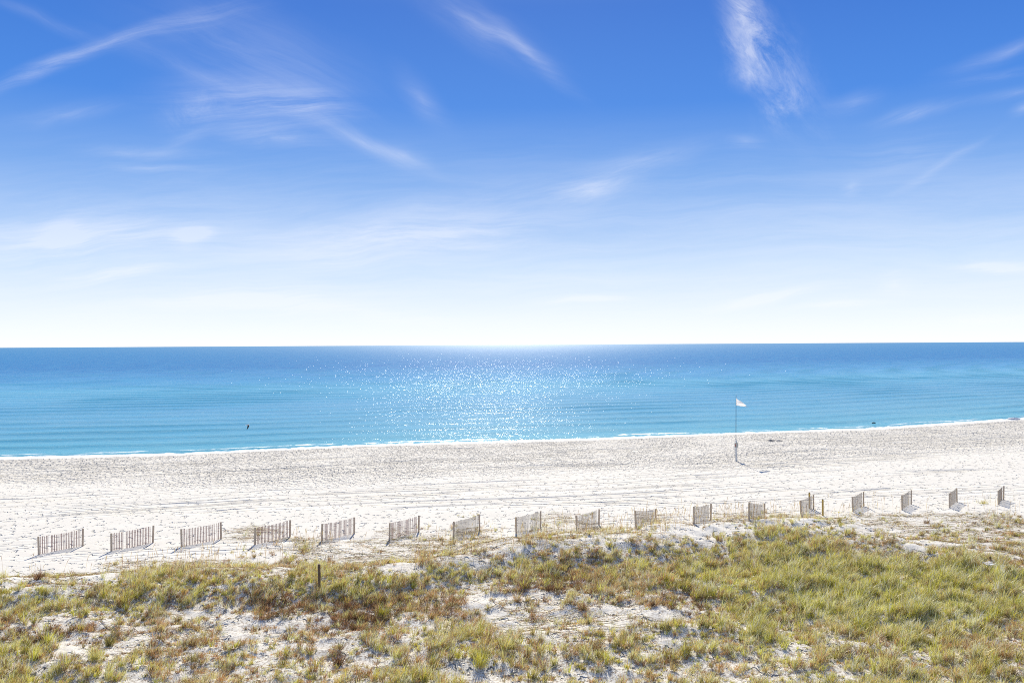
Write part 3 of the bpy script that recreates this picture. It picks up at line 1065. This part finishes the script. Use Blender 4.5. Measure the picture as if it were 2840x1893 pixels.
# creeping runners over open sand
VS, FS, CS = [], [], []
nb = 0
tries = 0
count = 0
while count < 3200 and tries < 40000:
    tries += 1
    Y = math.sqrt(rng.uniform(26 ** 2, 78 ** 2)); X = rng.uniform(-.62, .62) * Y
    dd = float(density(np.array([X]), np.array([Y]), terrain([X], [Y]))[0])
    if dd < .06 or dd > .55 or rng.rand() > (.9 if dd < .4 else .4):
        continue
    if float(vnoise(np.array([X]), np.array([Y]), 3.0, 77)[0]) < .42:
        continue
    count += 1
    ang = rng.normal(0, .5) + (math.pi if rng.rand() < .5 else 0)
    n_ = rng.randint(5, 14); st = .16
    pts = []
    for s in range(n_):
        pts.append((X, Y)); X += math.cos(ang) * st; Y += math.sin(ang) * st; ang += rng.normal(0, .22)
    P = np.array(pts); Zt = terrain(P[:, 0], P[:, 1]) + .035 + .03 * rng.rand(n_)
    w_ = rng.uniform(.006, .013)
    c = np.array(PAL[('dark', 'brown', 'olive', 'brown')[rng.randint(4)]]) * rng.uniform(.7, 1.3)
    for s in range(n_):
        VS += [(P[s, 0], P[s, 1] - w_, Zt[s] - w_ * .5), (P[s, 0], P[s, 1] + w_, Zt[s] + w_ * .5)]
        CS += [c, c]
    for s in range(n_ - 1):
        a = nb + s * 2
        FS.append((a, a + 2, a + 3, a + 1))
    nb += n_ * 2
    # small leaves along the runner
    for s in range(n_):
        for _ in range(3):
            a_ = rng.rand() * 6.28; r_ = rng.uniform(.02, .05)
            b0 = np.array([P[s, 0] + rng.normal(0, .04), P[s, 1] + rng.normal(0, .04), Zt[s] + rng.uniform(0, .04)])
            e1 = np.array([math.cos(a_), math.sin(a_), rng.uniform(-.3, .6)]) * r_
            e2 = np.array([-math.sin(a_), math.cos(a_), rng.uniform(-.3, .3)]) * r_ * .5
            VS += [tuple(b0), tuple(b0 + e1 * .5 + e2), tuple(b0 + e1), tuple(b0 + e1 * .5 - e2)]
            cl_ = np.array(PAL[('olive', 'green', 'brown', 'lime', 'rust')[rng.randint(5)]]) * rng.uniform(.6, 1.2)
            CS += [cl_] * 4
            FS.append((nb, nb + 1, nb + 2, nb + 3)); nb += 4
tag(np_mesh('creeping_runners', np.array(VS), np.array(FS), m_grass, colors=np.array(CS)), 'dark creeping vine runners and small leaves strewn over the open sand', 'vine', kind='stuff')

# single clumps one can point at
CLUMPS = [
    (106, 1606, 4, .62, .34, 90, 'spiky red-brown grass clump at the left edge of the dune crest'),
    (1255, 1676, 4, .62, .50, 170, 'round dark red-brown bush on white sand near the centre'),
    (1062, 1712, 0, .62, .30, 120, 'pale green fountain of long grass below the dark scrub'),
    (2300, 1692, 0, .62, .26, 100, 'bright green upright clump in the right half, above open sand'),
    (1176, 1566, 2, .70, .40, 70, 'tall brown stemmed clump on the crest below the seventh fence panel'),
    (850, 1518, 2, .70, .40, 60, 'straw brown clump between the fourth and fifth fence panels'),
    (912, 1550, 2, .60, .36, 55, 'brown clump on open sand above and right of the dark lone post'),
    (2728, 1396, 1, .60, .40, 60, 'yellow green clump between the last two fence panels at right'),
    (2806, 1484, 2, .45, .36, 120, 'low brown bush on sand at the right edge'),
    (2571, 1450, 4, .30, .28, 70, 'small dark brown cushion plant on white sand at right'),
    (2392, 1740, 0, .62, .22, 90, 'green upright tuft beside pale litter, lower right'),
    (1901, 1815, 0, .60, .20, 80, 'small bright green tuft in sand, lower right of centre'),
    (1536, 1840, 1, .62, .18, 60, 'narrow yellow green tuft in the bottom middle sand'),
    (1774, 1835, 1, .62, .16, 60, 'left one of two slim yellow green tufts near the bottom'),
    (1810, 1835, 1, .62, .18, 66, 'right one of two slim yellow green tufts near the bottom'),
    (2040, 1712, 0, .66, .22, 90, 'lime green upright clump above orange ground cover'),
    (1581, 1660, 1, .60, .18, 60, 'yellow green tuft on the right rim of the white sand bowl'),
    (1434, 1668, 2, .60, .16, 60, 'left tuft standing in the white sand bowl'),
    (1462, 1668, 2, .60, .14, 50, 'thin second tuft standing in the white sand bowl'),
    (1165, 1880, 2, .60, .16, 60, 'brown green tuft at the bottom edge left of centre'),
    (1331, 1850, 0, .80, .20, 70, 'tall slim green tuft in open sand near the bottom centre'),
    (938, 1842, 4, .50, .26, 90, 'dark olive clump in the lower left among rusty ground cover'),
    (263, 1830, 0, .58, .24, 90, 'green clump near the bottom left corner'),
    (302, 1790, 1, .60, .20, 70, 'yellow green tuft above the green clump at bottom left'),
    (500, 1668, 2, .40, .20, 60, 'small dark tuft on pale slope left of the scrub'),
    (2665, 1590, 0, .55, .40, 120, 'dense green clump left of the pale debris'),
]
for (x_, y_, k_, h_, r_, n_, lab) in CLUMPS:
    X, Y, Z = ground(x_, y_)
    one = np.array([k_])
    base_h = SHAPE[k_][1]
    V, F, C = blades(np.array([0.0]), np.array([0.0]), np.array([0.0]), one, np.array([h_ / base_h * 1.25]), rng,
                     nmul=n_ * 1.6 / SHAPE[k_][4], smul=r_ / SHAPE[k_][2])
    if k_ == 0:
        C = C * .55 + np.array(PAL['lime']) * .45
    o = np_mesh('grass_clump', V, F, m_grass, colors=C)
    o.location = (X, Y, Z)
    tag(o, lab, 'grass clump', 'single grass clumps on the dune')
